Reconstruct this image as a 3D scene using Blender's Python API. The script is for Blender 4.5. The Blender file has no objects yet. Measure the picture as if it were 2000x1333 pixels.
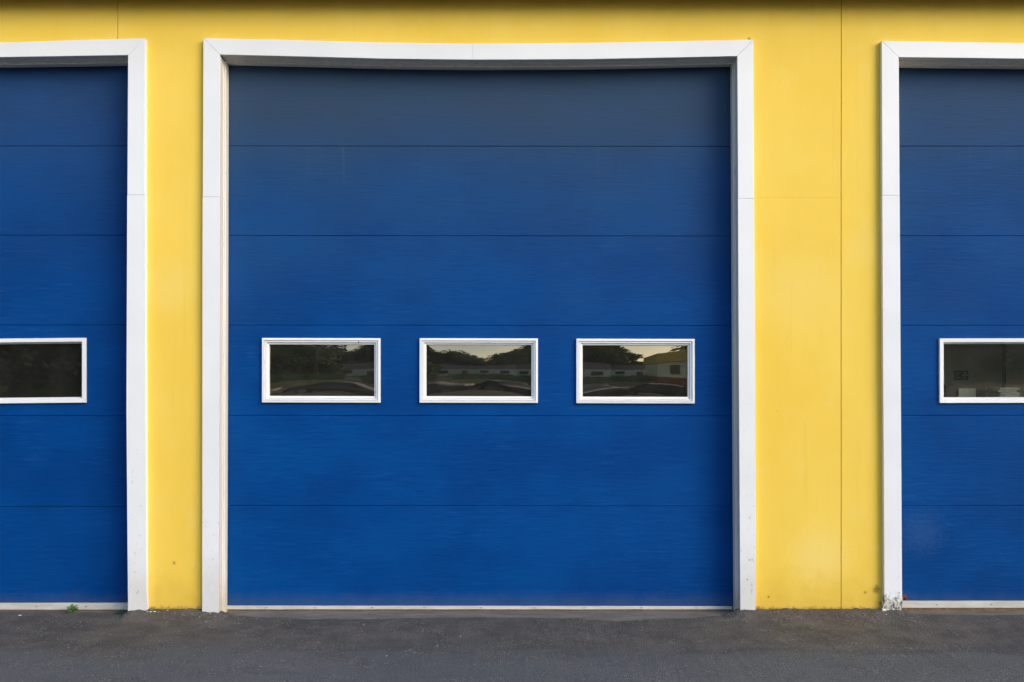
import bpy, bmesh, math, random
from mathutils import Vector, noise as mnoise
random.seed(7)
R = math.radians
S = 0.00305; D = 6.0; CH = 1.388; HY = 735.0          # metres per photo pixel on the wall plane, distance, eye height, horizon row
C = bpy.context.scene.collection
sc = bpy.context.scene

def X(px, Y=0.0): return (px-1000)*S*(D+Y)/D
def Z(py, Y=0.0): return CH+(HY-py)*S*(D+Y)/D
def interp(pts, t):
    if t <= pts[0][0]: return pts[0][1]
    for (a, va), (b, vb) in zip(pts, pts[1:]):
        if t <= b: return va+(vb-va)*(t-a)/(b-a)
    return pts[-1][1]
def smooth(a, b, t):
    t = max(0.0, min(1.0, (t-a)/(b-a))); return t*t*(3-2*t)

# ------------------------------------------------------------------ materials
class NT:
    def __init__(s, name):
        s.m = bpy.data.materials.new(name); s.m.use_nodes = True
        s.t = s.m.node_tree; s.n = s.t.nodes; s.b = s.n['Principled BSDF']; s.out = s.n['Material Output']
    def node(s, typ, ins=None, **kw):
        nd = s.n.new(typ)
        for k, v in kw.items(): setattr(nd, k, v)
        if ins:
            for k, v in ins.items(): s.set(nd.inputs[k], v)
        return nd
    def set(s, sock, v):
        if isinstance(v, bpy.types.NodeSocket): s.t.links.new(v, sock)
        else: sock.default_value = v
    def pos(s): return s.node('ShaderNodeNewGeometry').outputs['Position']
    def obj(s): return s.node('ShaderNodeTexCoord').outputs['Object']
    def map(s, vec, scale=(1, 1, 1), loc=(0, 0, 0)):
        return s.node('ShaderNodeMapping', {'Vector': vec, 'Scale': scale, 'Location': loc}).outputs[0]
    def noise(s, vec, scale=5, detail=4, rough=.55, dist=0):
        return s.node('ShaderNodeTexNoise', {'Vector': vec, 'Scale': scale, 'Detail': detail, 'Roughness': rough, 'Distortion': dist}).outputs['Fac']
    def ramp(s, fac, a, b, va=0., vb=1.):
        return s.node('ShaderNodeMapRange', {'Value': fac, 'From Min': a, 'From Max': b, 'To Min': va, 'To Max': vb}, interpolation_type='SMOOTHSTEP' ).outputs['Result']
    def math(s, op, a, b=0.): return s.node('ShaderNodeMath', {0: a, 1: b}, operation=op).outputs[0]
    def mix(s, fac, a, b, blend='MIX'):
        nd = s.node('ShaderNodeMix', data_type='RGBA', blend_type=blend)
        s.set(nd.inputs[0], fac)
        for k, v in ((6, a), (7, b)):
            s.set(nd.inputs[k], v if isinstance(v, bpy.types.NodeSocket) else (*v, 1.0))
        return nd.outputs[2]
    def xyz(s, vec):
        nd = s.node('ShaderNodeSeparateXYZ', {0: vec}); return nd.outputs
    def bump(s, h, strength=.3, dist=.002, normal=None):
        ins = {'Height': h, 'Strength': strength, 'Distance': dist}
        if normal is not None: ins['Normal'] = normal
        return s.node('ShaderNodeBump', ins).outputs[0]
    def fin(s, col=None, rough=None, normal=None, metal=None, spec=None):
        if col is not None: s.set(s.b.inputs['Base Color'], col if isinstance(col, bpy.types.NodeSocket) else (*col, 1.0))
        if rough is not None: s.set(s.b.inputs['Roughness'], rough)
        if normal is not None: s.set(s.b.inputs['Normal'], normal)
        if metal is not None: s.set(s.b.inputs['Metallic'], metal)
        if spec is not None: s.set(s.b.inputs['Specular IOR Level'], spec)
        return s.m

def simple(name, col, rough=.6, var=.12, scale=8, bump=0., spec=.5, metal=0.):
    t = NT(name); p = t.obj()
    n = t.noise(p, scale, 5)
    c = t.mix(t.ramp(n, .3, .7), tuple(x*(1-var) for x in col), tuple(min(1, x*(1+var)) for x in col))
    nm = t.bump(t.noise(p, scale*12, 3), bump, .003) if bump else None
    return t.fin(c, rough, nm, metal, spec)

def spot(t, p, c, r, soft=.5):
    """stain mask: 1 inside radius r (metres, squashed by sx,sz) of a world point"""
    d = t.node('ShaderNodeVectorMath', {0: p, 1: c}, operation='DISTANCE').outputs['Value']
    n = t.noise(p, 60, 4, .65)
    d2 = t.math('ADD', d, t.math('MULTIPLY', t.math('SUBTRACT', n, .5), r*1.5))
    return t.ramp(d2, r*soft, r*1.15, 1., 0.)

def mat_blue(name, fade, seed, base=(.0003, .058, .240), deep=(.0002, .045, .204)):
    t = NT(name); p = t.pos(); z = t.xyz(p)[2]
    q = t.map(p, (1, 1, 1), (seed, 0, seed*.37))
    big = t.noise(t.map(q, (1, 1, 1.5)), 1.5, 4, .55)
    col = t.mix(t.ramp(big, .34, .66), base, deep)
    # embossed wood grain: long wavy horizontal ridges, relief shading painted in as paler tops and darker grooves
    g1 = t.noise(t.map(q, (5, 1, 75)), 1.0, 4, .6, .35)
    g2 = t.noise(t.map(q, (13, 1, 170)), 1.0, 3, .6, .2)
    grain = t.math('ADD', t.math('MULTIPLY', g1, .6), t.math('MULTIPLY', g2, .4))
    patch = t.ramp(t.noise(t.map(q, (1.6, 1, 2.6)), 1.3, 2), .36, .62, .25, 1)
    gm = t.math('MULTIPLY', t.ramp(grain, .5, .68), t.math('MULTIPLY', patch, .40))
    col = t.mix(gm, col, (.012, .085, .29))
    gd = t.math('MULTIPLY', t.ramp(grain, .46, .33), t.math('MULTIPLY', patch, .48))
    col = t.mix(gd, col, (.001, .022, .11))
    # chalky weathering that settled on the upper sections
    n = t.noise(t.map(q, (.7, 1, 1.3)), 1.6, 5, .6)
    wob = t.math('ADD', z, t.math('MULTIPLY', t.math('SUBTRACT', n, .5), .9))
    chalk = t.ramp(wob, 1.25, 3.3, 0, fade*1.25)
    col = t.mix(chalk, col, (.032, .075, .120))
    wob2 = t.math('ADD', z, t.math('MULTIPLY', t.math('SUBTRACT', t.noise(t.map(q, (.5, 1, 1.6), (7, 0, 3)), 2.2, 5, .6), .5), .5))
    col = t.mix(t.ramp(wob2, 2.45, 3.15, 0, min(.70, fade*1.2)), col, (.046, .062, .076))
    # run-down streaks just under the top joint
    st = t.noise(t.map(q, (38, 1, 1.2)), 1.0, 3, .6)
    zz = t.math('MULTIPLY', t.ramp(z, 2.45, 2.76), t.ramp(z, 2.80, 2.77))
    stm = t.math('MULTIPLY', t.ramp(st, .60, .80), t.math('MULTIPLY', zz, .13))
    col = t.mix(stm, col, (.20, .22, .24))
    # dust kicked up at the foot
    dz = t.math('ADD', z, t.math('MULTIPLY', t.math('SUBTRACT', t.noise(q, 9, 5, .6), .5), .10))
    col = t.mix(t.ramp(dz, .10, -.02, 0, .28), col, (.10, .13, .16))
    if name.endswith('rusty'):
        col = t.mix(spot(t, p, (X(1767, .12), .12, Z(1167, .12)), .018), col, (.16, .055, .02))
        col = t.mix(spot(t, p, (X(1767, .12), .12, Z(1170, .12)), .008), col, (.03, .012, .01))
        sc_ = t.math('MULTIPLY', spot(t, p, (X(1800, .12), .12, Z(1040, .12)), .17, .1), .14)
        col = t.mix(sc_, col, (.09, .17, .33))
    nm = t.bump(grain, .7, .003)
    ro = t.ramp(t.noise(q, 3, 4), .3, .7, .52, .64)
    return t.fin(col, ro, nm, 0, .07)

def mat_yellow():
    t = NT('yellow_paint'); p = t.pos(); x, y, z = t.xyz(p)[0], t.xyz(p)[1], t.xyz(p)[2]
    col = t.mix(t.ramp(t.noise(t.map(p, (1, 1, .6)), 1.7, 5, .6), .3, .7), (.84, .565, .072), (.87, .61, .10))
    # patchy repaint, slightly paler blotches
    col = t.mix(t.ramp(t.noise(p, 6.5, 3), .55, .72, 0, .22), col, (.86, .66, .20))
    for (a, b, r, m) in ((1600, 1090, .22, .42), (1560, 560, .35, .20), (330, 560, .22, .22), (1690, 480, .16, .18)):
        col = t.mix(t.math('MULTIPLY', spot(t, p, (X(a), 0, Z(b)), r, .1), m), col, (.88, .70, .26))
    st = t.noise(t.map(p, (26, 1, .9)), 1, 4, .6)
    col = t.mix(t.ramp(st, .56, .80, 0, .16), col, (.52, .34, .06))
    # grime at the foot of the wall
    dz = t.math('ADD', z, t.math('MULTIPLY', t.math('SUBTRACT', t.noise(p, 11, 5, .6), .5), .26))
    col = t.mix(t.ramp(dz, .30, -.04, 0, .50), col, (.60, .38, .05))
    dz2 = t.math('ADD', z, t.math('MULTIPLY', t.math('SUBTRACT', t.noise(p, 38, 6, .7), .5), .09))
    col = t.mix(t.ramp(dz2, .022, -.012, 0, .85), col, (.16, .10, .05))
    # small specks and scuffs
    v = t.node('ShaderNodeTexVoronoi', {'Vector': p, 'Scale': 9.0}, feature='F1').outputs['Distance']
    col = t.mix(t.math('MULTIPLY', t.ramp(v, .05, .02), t.ramp(t.noise(p, 2.3, 2), .5, .6, 0, .6)), col, (.42, .27, .06))
    for (a, b, r) in ((1690, 1158, .012), (1712, 1152, .03), (340, 1100, .012), (1501, 1166, .010), (1463, 76, .012), (1722, 1180, .022), (1480, 1188, .016), (287, 1186, .014)):
        col = t.mix(t.math('MULTIPLY', spot(t, p, (X(a), 0, Z(b)), r, .2), .7), col, (.22, .11, .04))
    h = t.math('ADD', t.noise(p, 230, 3), t.math('MULTIPLY', t.noise(p, 7, 3), 3.5))
    nm = t.bump(h, .20, .0022)
    return t.fin(col, .7, nm, 0, .15)

def mat_white(name, base=(.81, .815, .815), warm=(.79, .775, .74), grime=.6):
    t = NT(name); p = t.pos(); z = t.xyz(p)[2]
    col = t.mix(t.ramp(t.noise(p, 2.2, 4), .35, .7), base, tuple(b*.95 for b in base))
    dz = t.math('ADD', z, t.math('MULTIPLY', t.math('SUBTRACT', t.noise(p, 14, 6, .65), .5), .35))
    col = t.mix(t.ramp(dz, .42, 0, 0, grime), col, (.60, .585, .54))
    v = t.noise(t.map(p, (1, 1, .45)), 46, 5, .7)
    sp = t.math('MULTIPLY', t.ramp(v, .62, .70), t.ramp(z, 1.3, .05, .08, .85))
    col = t.mix(sp, col, (.30, .28, .25))
    if grime > 0:
        st = t.noise(t.map(p, (60, 60, 1.3)), 1, 4, .6)
        col = t.mix(t.ramp(st, .62, .8, 0, .14), col, warm)
    nm = t.bump(t.noise(p, 18, 3), .12, .004)
    return t.fin(col, .42, nm, 0, .45)

def mat_battered():
    t = NT('white_trim_battered'); p = t.pos(); z = t.xyz(p)[2]
    col = t.mix(t.ramp(t.noise(p, 2.2, 4), .35, .7), (.80, .815, .83), (.75, .76, .77))
    dz = t.math('ADD', z, t.math('MULTIPLY', t.math('SUBTRACT', t.noise(p, 30, 6, .7), .5), .16))
    m = t.ramp(dz, .105, .055, 0, 1)
    v = t.noise(t.map(p, (1, 1, .6), (3, 0, 1)), 52, 4, .6)
    pc = t.mix(t.ramp(v, .40, .58), (.09, .10, .08), (.70, .67, .60))
    pc = t.mix(t.ramp(t.noise(p, 34, 3, .5), .60, .66), pc, (.33, .20, .17))
    col = t.mix(m, col, pc)
    v2 = t.noise(p, 60, 5, .7)
    col = t.mix(t.math('MULTIPLY', t.ramp(v2, .63, .7), t.ramp(z, .9, .05, .05, .8)), col, (.28, .26, .24))
    nm = t.bump(t.noise(p, 55, 5, .7), t.ramp(z, .14, .05, .05, .8), .006)
    return t.fin(col, .48, nm, 0, .4)

def mat_jamb():
    t = NT('jamb_paint'); p = t.pos()
    col = t.mix(t.ramp(t.noise(t.map(p, (30, 30, .9)), 1, 5, .6), .35, .7), (.67, .63, .55), (.75, .71, .65))
    z = t.xyz(p)[2]
    col = t.mix(t.ramp(t.math('ADD', z, t.math('MULTIPLY', t.noise(p, 20, 5), .2)), .30, .08, 0, .6), col, (.50, .40, .27))
    col = t.mix(t.ramp(t.noise(t.map(p, (8, 8, 3)), 3, 5, .7), .62, .72, 0, .6), col, (.36, .30, .22))
    return t.fin(col, .5, t.bump(t.noise(p, 60, 3), .2, .002))

def mat_asphalt():
    t = NT('asphalt'); p = t.pos(); y = t.xyz(p)[1]
    big = t.noise(t.map(p, (.8, 1.5, 1)), 1.3, 5, .6)
    col = t.mix(t.ramp(big, .3, .7), (.086, .090, .094), (.106, .109, .112))
    # trodden silt washed up along the wall, with a ragged edge
    yy = t.math('ADD', y, t.math('MULTIPLY', t.math('SUBTRACT', t.noise(t.map(p, (.55, 1.6, 1)), 2.2, 6, .62), .5), 1.0))
    silt = t.ramp(yy, -1.05, -.50, 0, .92)
    sc_ = t.mix(t.ramp(t.noise(p, 5, 6, .65), .32, .68), (.060, .051, .043), (.112, .096, .080))
    col = t.mix(silt, col, sc_)
    seam = t.math('MULTIPLY', t.ramp(yy, -.86, -.78), t.ramp(yy, -.62, -.74))
    col = t.mix(t.math('MULTIPLY', seam, t.ramp(t.noise(t.map(p, (1, 1, 1)), 1.1, 2), .45, .6, 0, .45)), col, (.035, .034, .034))
    # dark damp and oily patches
    col = t.mix(t.ramp(t.noise(t.map(p, (.7, 1.6, 1), (5, 2, 0)), 2.0, 5, .62), .56, .72, 0, .45), col, (.045, .043, .043))
    col = t.mix(t.ramp(t.noise(t.map(p, (1.1, 3, 1), (2, 9, 0)), 2.4, 5, .6), .60, .74, 0, .5), col, (.155, .145, .130))
    # aggregate
    v = t.node('ShaderNodeTexVoronoi', {'Vector': p, 'Scale': 105.0}, feature='F1')
    vd, vc = v.outputs['Distance'], v.outputs['Color']
    cr = t.xyz(vc)[0]
    clump = t.ramp(t.noise(p, 6.5, 5, .65), .42, .62, .15, 1.0)
    st = t.math('MULTIPLY', t.math('MULTIPLY', t.ramp(vd, .50, .25), t.ramp(cr, .74, .84)), clump)
    col = t.mix(t.math('MULTIPLY', st, .85), col, (.33, .31, .285))
    dk = t.math('MULTIPLY', t.math('MULTIPLY', t.ramp(vd, .6, .3), t.ramp(cr, .34, .20)), clump)
    col = t.mix(t.math('MULTIPLY', dk, .8), col, (.028, .028, .03))
    col = t.mix(t.ramp(t.noise(p, 210, 3, .7), .35, .7, 0, .3), col, (.16, .16, .155))
    h = t.math('ADD', t.math('MULTIPLY', vd, -1.0), t.math('MULTIPLY', t.noise(p, 120, 4, .7), 1.2))
    return t.fin(col, .86, t.bump(h, .8, .006), 0, .25)

def mat_concrete():
    t = NT('concrete'); p = t.pos()
    col = t.mix(t.ramp(t.noise(t.map(p, (1, 3, 1)), 4, 6, .65), .3, .7), (.115, .104, .09), (.19, .172, .148))
    col = t.mix(t.ramp(t.noise(p, 40, 5, .7), .55, .7, 0, .5), col, (.07, .065, .058))
    return t.fin(col, .85, t.bump(t.noise(p, 90, 5, .7), .4, .003), 0, .25)

def mat_seal():
    t = NT('bottom_retainer'); p = t.pos()
    col = t.mix(t.ramp(t.noise(t.map(p, (2.2, 1, 14)), 3, 5, .65), .3, .7), (.43, .42, .38), (.56, .545, .50))
    col = t.mix(t.ramp(t.noise(t.map(p, (1, 1, 3)), 22, 5, .7), .60, .72, 0, .6), col, (.20, .19, .16))
    return t.fin(col, .55, t.bump(t.noise(p, 50, 4), .3, .002), 0, .4)

def mat_glass(name, refl=.15, tint=(.55, .58, .55)):
    t = NT(name); t.n.remove(t.b)
    p = t.pos()
    nm = t.bump(t.noise(t.map(p, (1, 1, 1.6)), 5.0, 2, .5), .018, .01)
    gl = t.node('ShaderNodeBsdfGlossy', {'Color': (1, .77, .50, 1), 'Roughness': .012, 'Normal': nm})
    tr = t.node('ShaderNodeBsdfTransparent', {'Color': (*tint, 1)})
    df = t.node('ShaderNodeBsdfDiffuse', {'Color': (.26, .26, .24, 1)})
    dust = t.ramp(t.noise(t.map(p, (1, 1, .7)), 11, 6, .65), .40, .8, .04, .085)
    m0 = t.node('ShaderNodeMixShader', {0: refl, 1: tr.outputs[0], 2: gl.outputs[0]})
    m1 = t.node('ShaderNodeMixShader', {0: dust, 1: m0.outputs[0], 2: df.outputs[0]})
    t.t.links.new(m1.outputs[0], t.out.inputs[0]); return t.m

def mat_leaf(name, a, b, sc_=1.2):
    t = NT(name); p = t.pos()
    col = t.mix(t.ramp(t.noise(p, sc_, 3), .35, .65), a, b)
    t.set(t.b.inputs['Subsurface Weight'], 0.0)
    return t.fin(col, .6, None, 0, .3)

M = dict(
    blue_l=mat_blue('blue_paint_left', .22, 4.2, (.0003, .052, .225), (.0002, .041, .188)), blue_c=mat_blue('blue_paint', .46, 0.7), blue_r=mat_blue('blue_paint_rusty', .36, 9.1, (.0003, .054, .222), (.0002, .044, .190)),
    yellow=mat_yellow(), white=mat_white('white_trim'), bat=mat_battered(), frame=mat_white('white_window_frame', (.84, .84, .83), (.7, .66, .6), .0), jamb=mat_jamb(),
    gap=simple('dark_gap', (.012, .012, .012)), asphalt=mat_asphalt(), concrete=mat_concrete(), seal=mat_seal(),
    rubber=simple('weather_rubber', (.15, .085, .045), .7, .3, 30), glass=mat_glass('window_glass', .27), glass_r=mat_glass('window_glass_clear', .13, (.96, .97, .93)), glass_l=mat_glass('window_glass_dark', .14, (.30, .31, .31)),
    soffit=simple('brown_soffit', (.22, .085, .025), .7, .2, 3), roof=simple('roof_sheet', (.10, .095, .09), .6),  # unseen soffit tinted orange so its bounce warms the wall top
    inwall=simple('inside_wall', (.60, .58, .46), .8, .15, 1.5), infloor=simple('inside_floor', (.13, .13, .125), .8),
    steel=simple('galvanised_steel', (.45, .46, .46), .4, .2, 20, metal=.8), black=simple('black_metal', (.02, .02, .02), .5), paper=simple('pale_card', (.62, .58, .48), .8, .2, 40),
    cab=simple('cabinet_grey', (.10, .105, .105), .5), cabd=simple('cabinet_dark', (.025, .022, .022), .6),
    weed=mat_leaf('weed_leaf', (.05, .13, .02), (.14, .26, .05), 40), weed2=mat_leaf('weed_leaf_dull', (.04, .075, .035), (.07, .11, .05), 40),
    grass=simple('grass_field', (.075, .095, .035), .9, .45, 1.2), leaf1=mat_leaf('tree_leaf_dark', (.05, .085, .03), (.12, .17, .06)), leaf2=mat_leaf('tree_leaf_mid', (.07, .12, .035), (.16, .21, .08)),
    bark=simple('bark', (.09, .07, .055), .9, .3, 12, .4), siding=simple('house_siding', (.66, .78, .90), .7, .06, 3), shingle=simple('roof_shingle', (.10, .10, .11), .85, .25, 6), hwin=simple('house_window', (.03, .035, .04), .15),
    ochre=simple('shop_fascia', (.55, .40, .08), .6), cream=simple('shop_wall', (.62, .66, .52), .7), brick=simple('shop_brick', (.25, .07, .04), .8),
    car1=simple('car_paint_maroon', (.045, .022, .022), .25, .03), car2=simple('car_paint_grey', (.16, .17, .18), .22, .03), car3=simple('car_paint_black', (.015, .017, .022), .2, .03), cglass=simple('car_glass', (.015, .017, .02), .08), tyre=simple('tyre', (.02, .02, .02), .8), rim=simple('rim', (.4, .4, .42), .3, metal=.8), lampw=simple('headlight_lens', (.7, .7, .68), .15), lampr=simple('tail_lens', (.35, .02, .02), .2),
    stone=simple('gravel_stone', (.16, .15, .138), .9, .5, 25), chip=simple('paint_chip', (.62, .60, .56), .6, .2, 30), wood=simple('pole_wood', (.16, .12, .09), .9, .2, 10),
)

# ------------------------------------------------------------------ object helpers
def empty(name, loc, label, cat, group=None):
    o = bpy.data.objects.new(name, None); C.objects.link(o); o.location = loc; o.empty_display_size = .2
    o['label'] = label; o['category'] = cat
    if group: o['group'] = group
    return o
def mesh(name, bm, mat, root=None, parent=None, label=None, bevel=0, smooth_=False, loc=None):
    """bm holds world coordinates; root is the thing whose location is subtracted"""
    me = bpy.data.meshes.new(name)
    off = Vector(root.location) if root else Vector(loc or (0, 0, 0))
    if bevel: 
        bmesh.ops.remove_doubles(bm, verts=bm.verts, dist=1e-6)
    bmesh.ops.recalc_face_normals(bm, faces=bm.faces)
    bmesh.ops.translate(bm, verts=bm.verts, vec=-off)
    bm.to_mesh(me); bm.free()
    me.materials.append(mat)
    if smooth_:
        for f in me.polygons: f.use_smooth = True
    o = bpy.data.objects.new(name, me); C.objects.link(o)
    o.parent = parent or root
    if not o.parent: o.location = off
    if label: o['label'] = label
    if bevel:
        b = o.modifiers.new('bevel', 'BEVEL'); b.width = bevel; b.segments = 2; b.limit_method = 'ANGLE'; b.angle_limit = R(40)
    return o
def box(bm, x0, x1, y0, y1, z0, z1):
    v = [bm.verts.new((x, y, z)) for x in (x0, x1) for y in (y0, y1) for z in (z0, z1)]
    for f in ((0, 1, 3, 2), (4, 6, 7, 5), (0, 4, 5, 1), (2, 3, 7, 6), (0, 2, 6, 4), (1, 5, 7, 3)): bm.faces.new([v[i] for i in f])
    return v
def prism(bm, pts, y0, y1):
    """polygon of (x,z) extruded from y0 to y1"""
    a = [bm.verts.new((x, y0, z)) for x, z in pts]; b = [bm.verts.new((x, y1, z)) for x, z in pts]
    bm.faces.new(a); bm.faces.new(b[::-1])
    for i in range(len(pts)):
        j = (i+1) % len(pts); bm.faces.new((a[j], a[i], b[i], b[j]))
def tube(bm, p0, p1, r0, r1=None, n=8):
    r1 = r0 if r1 is None else r1
    p0, p1 = Vector(p0), Vector(p1); d = (p1-p0).normalized()
    u = d.orthogonal().normalized(); w = d.cross(u)
    a = [bm.verts.new(p0+(u*math.cos(t)+w*math.sin(t))*r0) for t in [i*2*math.pi/n for i in range(n)]]
    b = [bm.verts.new(p1+(u*math.cos(t)+w*math.sin(t))*r1) for t in [i*2*math.pi/n for i in range(n)]]
    bm.faces.new(a[::-1]); bm.faces.new(b)
    for i in range(n): bm.faces.new((a[i], a[(i+1) % n], b[(i+1) % n], b[i]))
def BM(): return bmesh.new()

def plate(bm, fx, fz, us, vs, holes, y0, y1, warp=None):
    """solid plate with rectangular holes. us, vs: parameters; fx(u,v), fz(u,v) give world x, z; holes: set of (i,j) cells"""
    F, B = {}, {}
    def vert(T, i, j, y):
        k = (i, j)
        if k not in T:
            u, v = us[i], vs[j]; x, z = fx(u, v), fz(u, v)
            T[k] = bm.verts.new((x, y+(warp(x, z) if (warp and T is F) else 0), z))
        return T[k]
    cells = [(i, j) for i in range(len(us)-1) for j in range(len(vs)-1) if (i, j) not in holes]
    cs = set(cells)
    for i, j in cells:
        bm.faces.new([vert(F, a, b, y0) for a, b in ((i, j), (i+1, j), (i+1, j+1), (i, j+1))])
        bm.faces.new([vert(B, a, b, y1) for a, b in ((i, j+1), (i+1, j+1), (i+1, j), (i, j))])
        for (di, dj, a, b) in ((-1, 0, (i, j), (i, j+1)), (1, 0, (i+1, j+1), (i+1, j)), (0, -1, (i+1, j), (i, j)), (0, 1, (i, j+1), (i+1, j+1))):
            if (i+di, j+dj) not in cs:
                bm.faces.new((vert(F, *a, y0), vert(F, *b, y0), vert(B, *b, y1), vert(B, *a, y1)))

def lin(a, b, n): return [a+(b-a)*i/n for i in range(n+1)]

# ------------------------------------------------------------------ ground
def ground_z(x, y):
    z = -.034
    # silt heaped against the wall piers
    px = 1000+x/S
    pier = max(smooth(238, 262, px)*(1-smooth(408, 470, px)), smooth(1405, 1448, px)*(1-smooth(1745, 1800, px)))
    if -1.2 < y < .05:
        k = math.exp(-((y-.02)/.17)**2)
        z += pier*.036*k
        n = mnoise.noise(Vector((x*7, y*9, 0)))*.5+mnoise.noise(Vector((x*31, y*31, 4)))*.35
        z += n*.010*smooth(.0, -.12, y) + n*.020*pier*k
        z += mnoise.noise(Vector((x*1.3, y*2, 9)))*.009*smooth(-.05, -.3, y)
    if y < -7: z -= 1.05*smooth(-7, -15.5, y)
    return z
def front_edge(x):
    """how far the asphalt comes towards the doors (it leaves a strip of concrete bare)"""
    px = 1000+x/S
    e = interp([(-400, .10), (120, .09), (200, .05), (250, .03), (285, .06), (400, .06), (440, .0), (500, -.045), (620, -.105), (720, -.10), (850, -.07), (950, -.06), (1060, -.065), (1130, -.09), (1180, -.135), (1240, -.135), (1330, -.08), (1400, -.02), (1440, .03), (1480, .06), (1720, .06), (1770, .03), (1900, .0), (2100, .01), (2600, .03)], px)
    return e+mnoise.noise(Vector((x*9, 3, 0)))*.010+mnoise.noise(Vector((x*34, 3, 0)))*.004
bm = BM()
xs = lin(-70, -4.2, 22)[:-1]+lin(-4.2, 4.2, 620)+lin(4.2, 70, 22)[1:]
ts = [0, .006, .013, .02, .03, .04, .052, .066, .08, .1, .12, .145, .17, .2, .24, .28, .33, .39, .46, .54, .64, .76, .9, 1.05, 1.25, 1.5, 2, 3, 5, 7, 9, 11, 13, 15, 17, 19, 20]
rows = []
for x in xs:
    e = front_edge(x); col = []
    for k, t_ in enumerate(ts):
        y = e-t_*(17+e)/20
        z = ground_z(x, y)
        if k == 0: z -= .012
        col.append(bm.verts.new((x, y, z)))
    rows.append(col)
for a, b in zip(rows, rows[1:]):
    for k in range(len(ts)-1): bm.faces.new((a[k], a[k+1], b[k+1], b[k]))
o = mesh('asphalt_yard', bm, M['asphalt'], smooth_=True); o['kind'] = 'structure'
bm = BM()
plate_xs = lin(-9.5, 9.5, 60)
a = [[bm.verts.new((x, y, z)) for x in plate_xs] for y, z in ((.35, -.036), (.10, -.037), (-.16, -.043), (-.30, -.060), (-.30, -.2))]
for r0, r1 in zip(a, a[1:]):
    for i in range(len(plate_xs)-1): bm.faces.new((r0[i], r0[i+1], r1[i+1], r1[i]))
o = mesh('concrete_threshold', bm, M['concrete'], smooth_=False); o['kind'] = 'structure'
bm = BM(); box(bm, -9.5, 9.5, .35, 8.0, -.20, -.036)
o = mesh('garage_floor', bm, M['infloor']); o['kind'] = 'structure'
bm = BM()
a = [[bm.verts.new((x, y, z)) for x in lin(-500, 500, 10)] for y, z in ((-500, -.52), (-30, -.52), (-23, -.56), (-20, -.80), (-17.02, -1.083), (-16.5, -1.7), (9, -1.7), (14, -.6), (500, -.52))]
for r0, r1 in zip(a, a[1:]):
    for i in range(10): bm.faces.new((r0[i], r0[i+1], r1[i+1], r1[i]))
o = mesh('grass_field', bm, M['grass']); o['kind'] = 'structure'
# loose stones: silt gravel by the piers, a few across the yard
bm = BM()
def stone(bm, x, y, r, flat=.6):
    z = ground_z(x, y)
    n = 5; k0 = random.random()*6
    def rr(): return r*random.uniform(.7, 1.15)
    top = bm.verts.new((x, y, z+r*flat*1.2)); bot = bm.verts.new((x, y, z-r*.3))
    ring = [bm.verts.new((x+rr()*math.cos(k0+i*2*math.pi/n), y+rr()*math.sin(k0+i*2*math.pi/n), z+r*flat*random.uniform(.1, .5))) for i in range(n)]
    for i in range(n):
        bm.faces.new((ring[i], ring[(i+1) % n], top)); bm.faces.new((ring[(i+1) % n], ring[i], bot))
for i in range(3400):
    if random.random() < .40:
        c = random.choice([(330, 60), (430, 70), (1490, 60), (1600, 110), (1740, 60), (1430, 30)]); px = random.gauss(*c); y = -abs(random.gauss(0, .20))-.01
        x = X(px)
    else: x = random.uniform(-3.3, 3.3); y = random.uniform(-1.75, -.06)
    if mnoise.noise(Vector((x*2.3, y*5, 7))) < -.05 and random.random() < .85: continue
    if y > front_edge(x)-.01: continue
    stone(bm, x, y, min(.009, .0018+random.expovariate(1/.0014)))
o = mesh('loose_gravel', bm, M['stone']); o['kind'] = 'stuff'; o['label'] = 'small loose stones scattered over the asphalt'; o['category'] = 'gravel'
bm = BM()
for (px, yy, r) in ((294, -.055, .010), (301, -.05, .012), (288, -.06, .008), (327, -.035, .007), (411, -.06, .007), (39, -.02, .012), (1731, -.09, .006), (420, -.10, .005), (310, -.07, .006)):
    stone(bm, X(px, yy), yy, r, .35)
o = mesh('paint_flakes', bm, M['chip']); o['kind'] = 'stuff'; o['label'] = 'white flakes of fallen paint at the foot of the yellow wall'; o['category'] = 'paint flakes'

# ------------------------------------------------------------------ building
B = empty('garage_building', (0, 0, 0), 'yellow garage building with white framed door openings and dark eave', 'building')
TOP = Z(-4)
DY = .12                                     # door face depth
DT = .045
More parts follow.
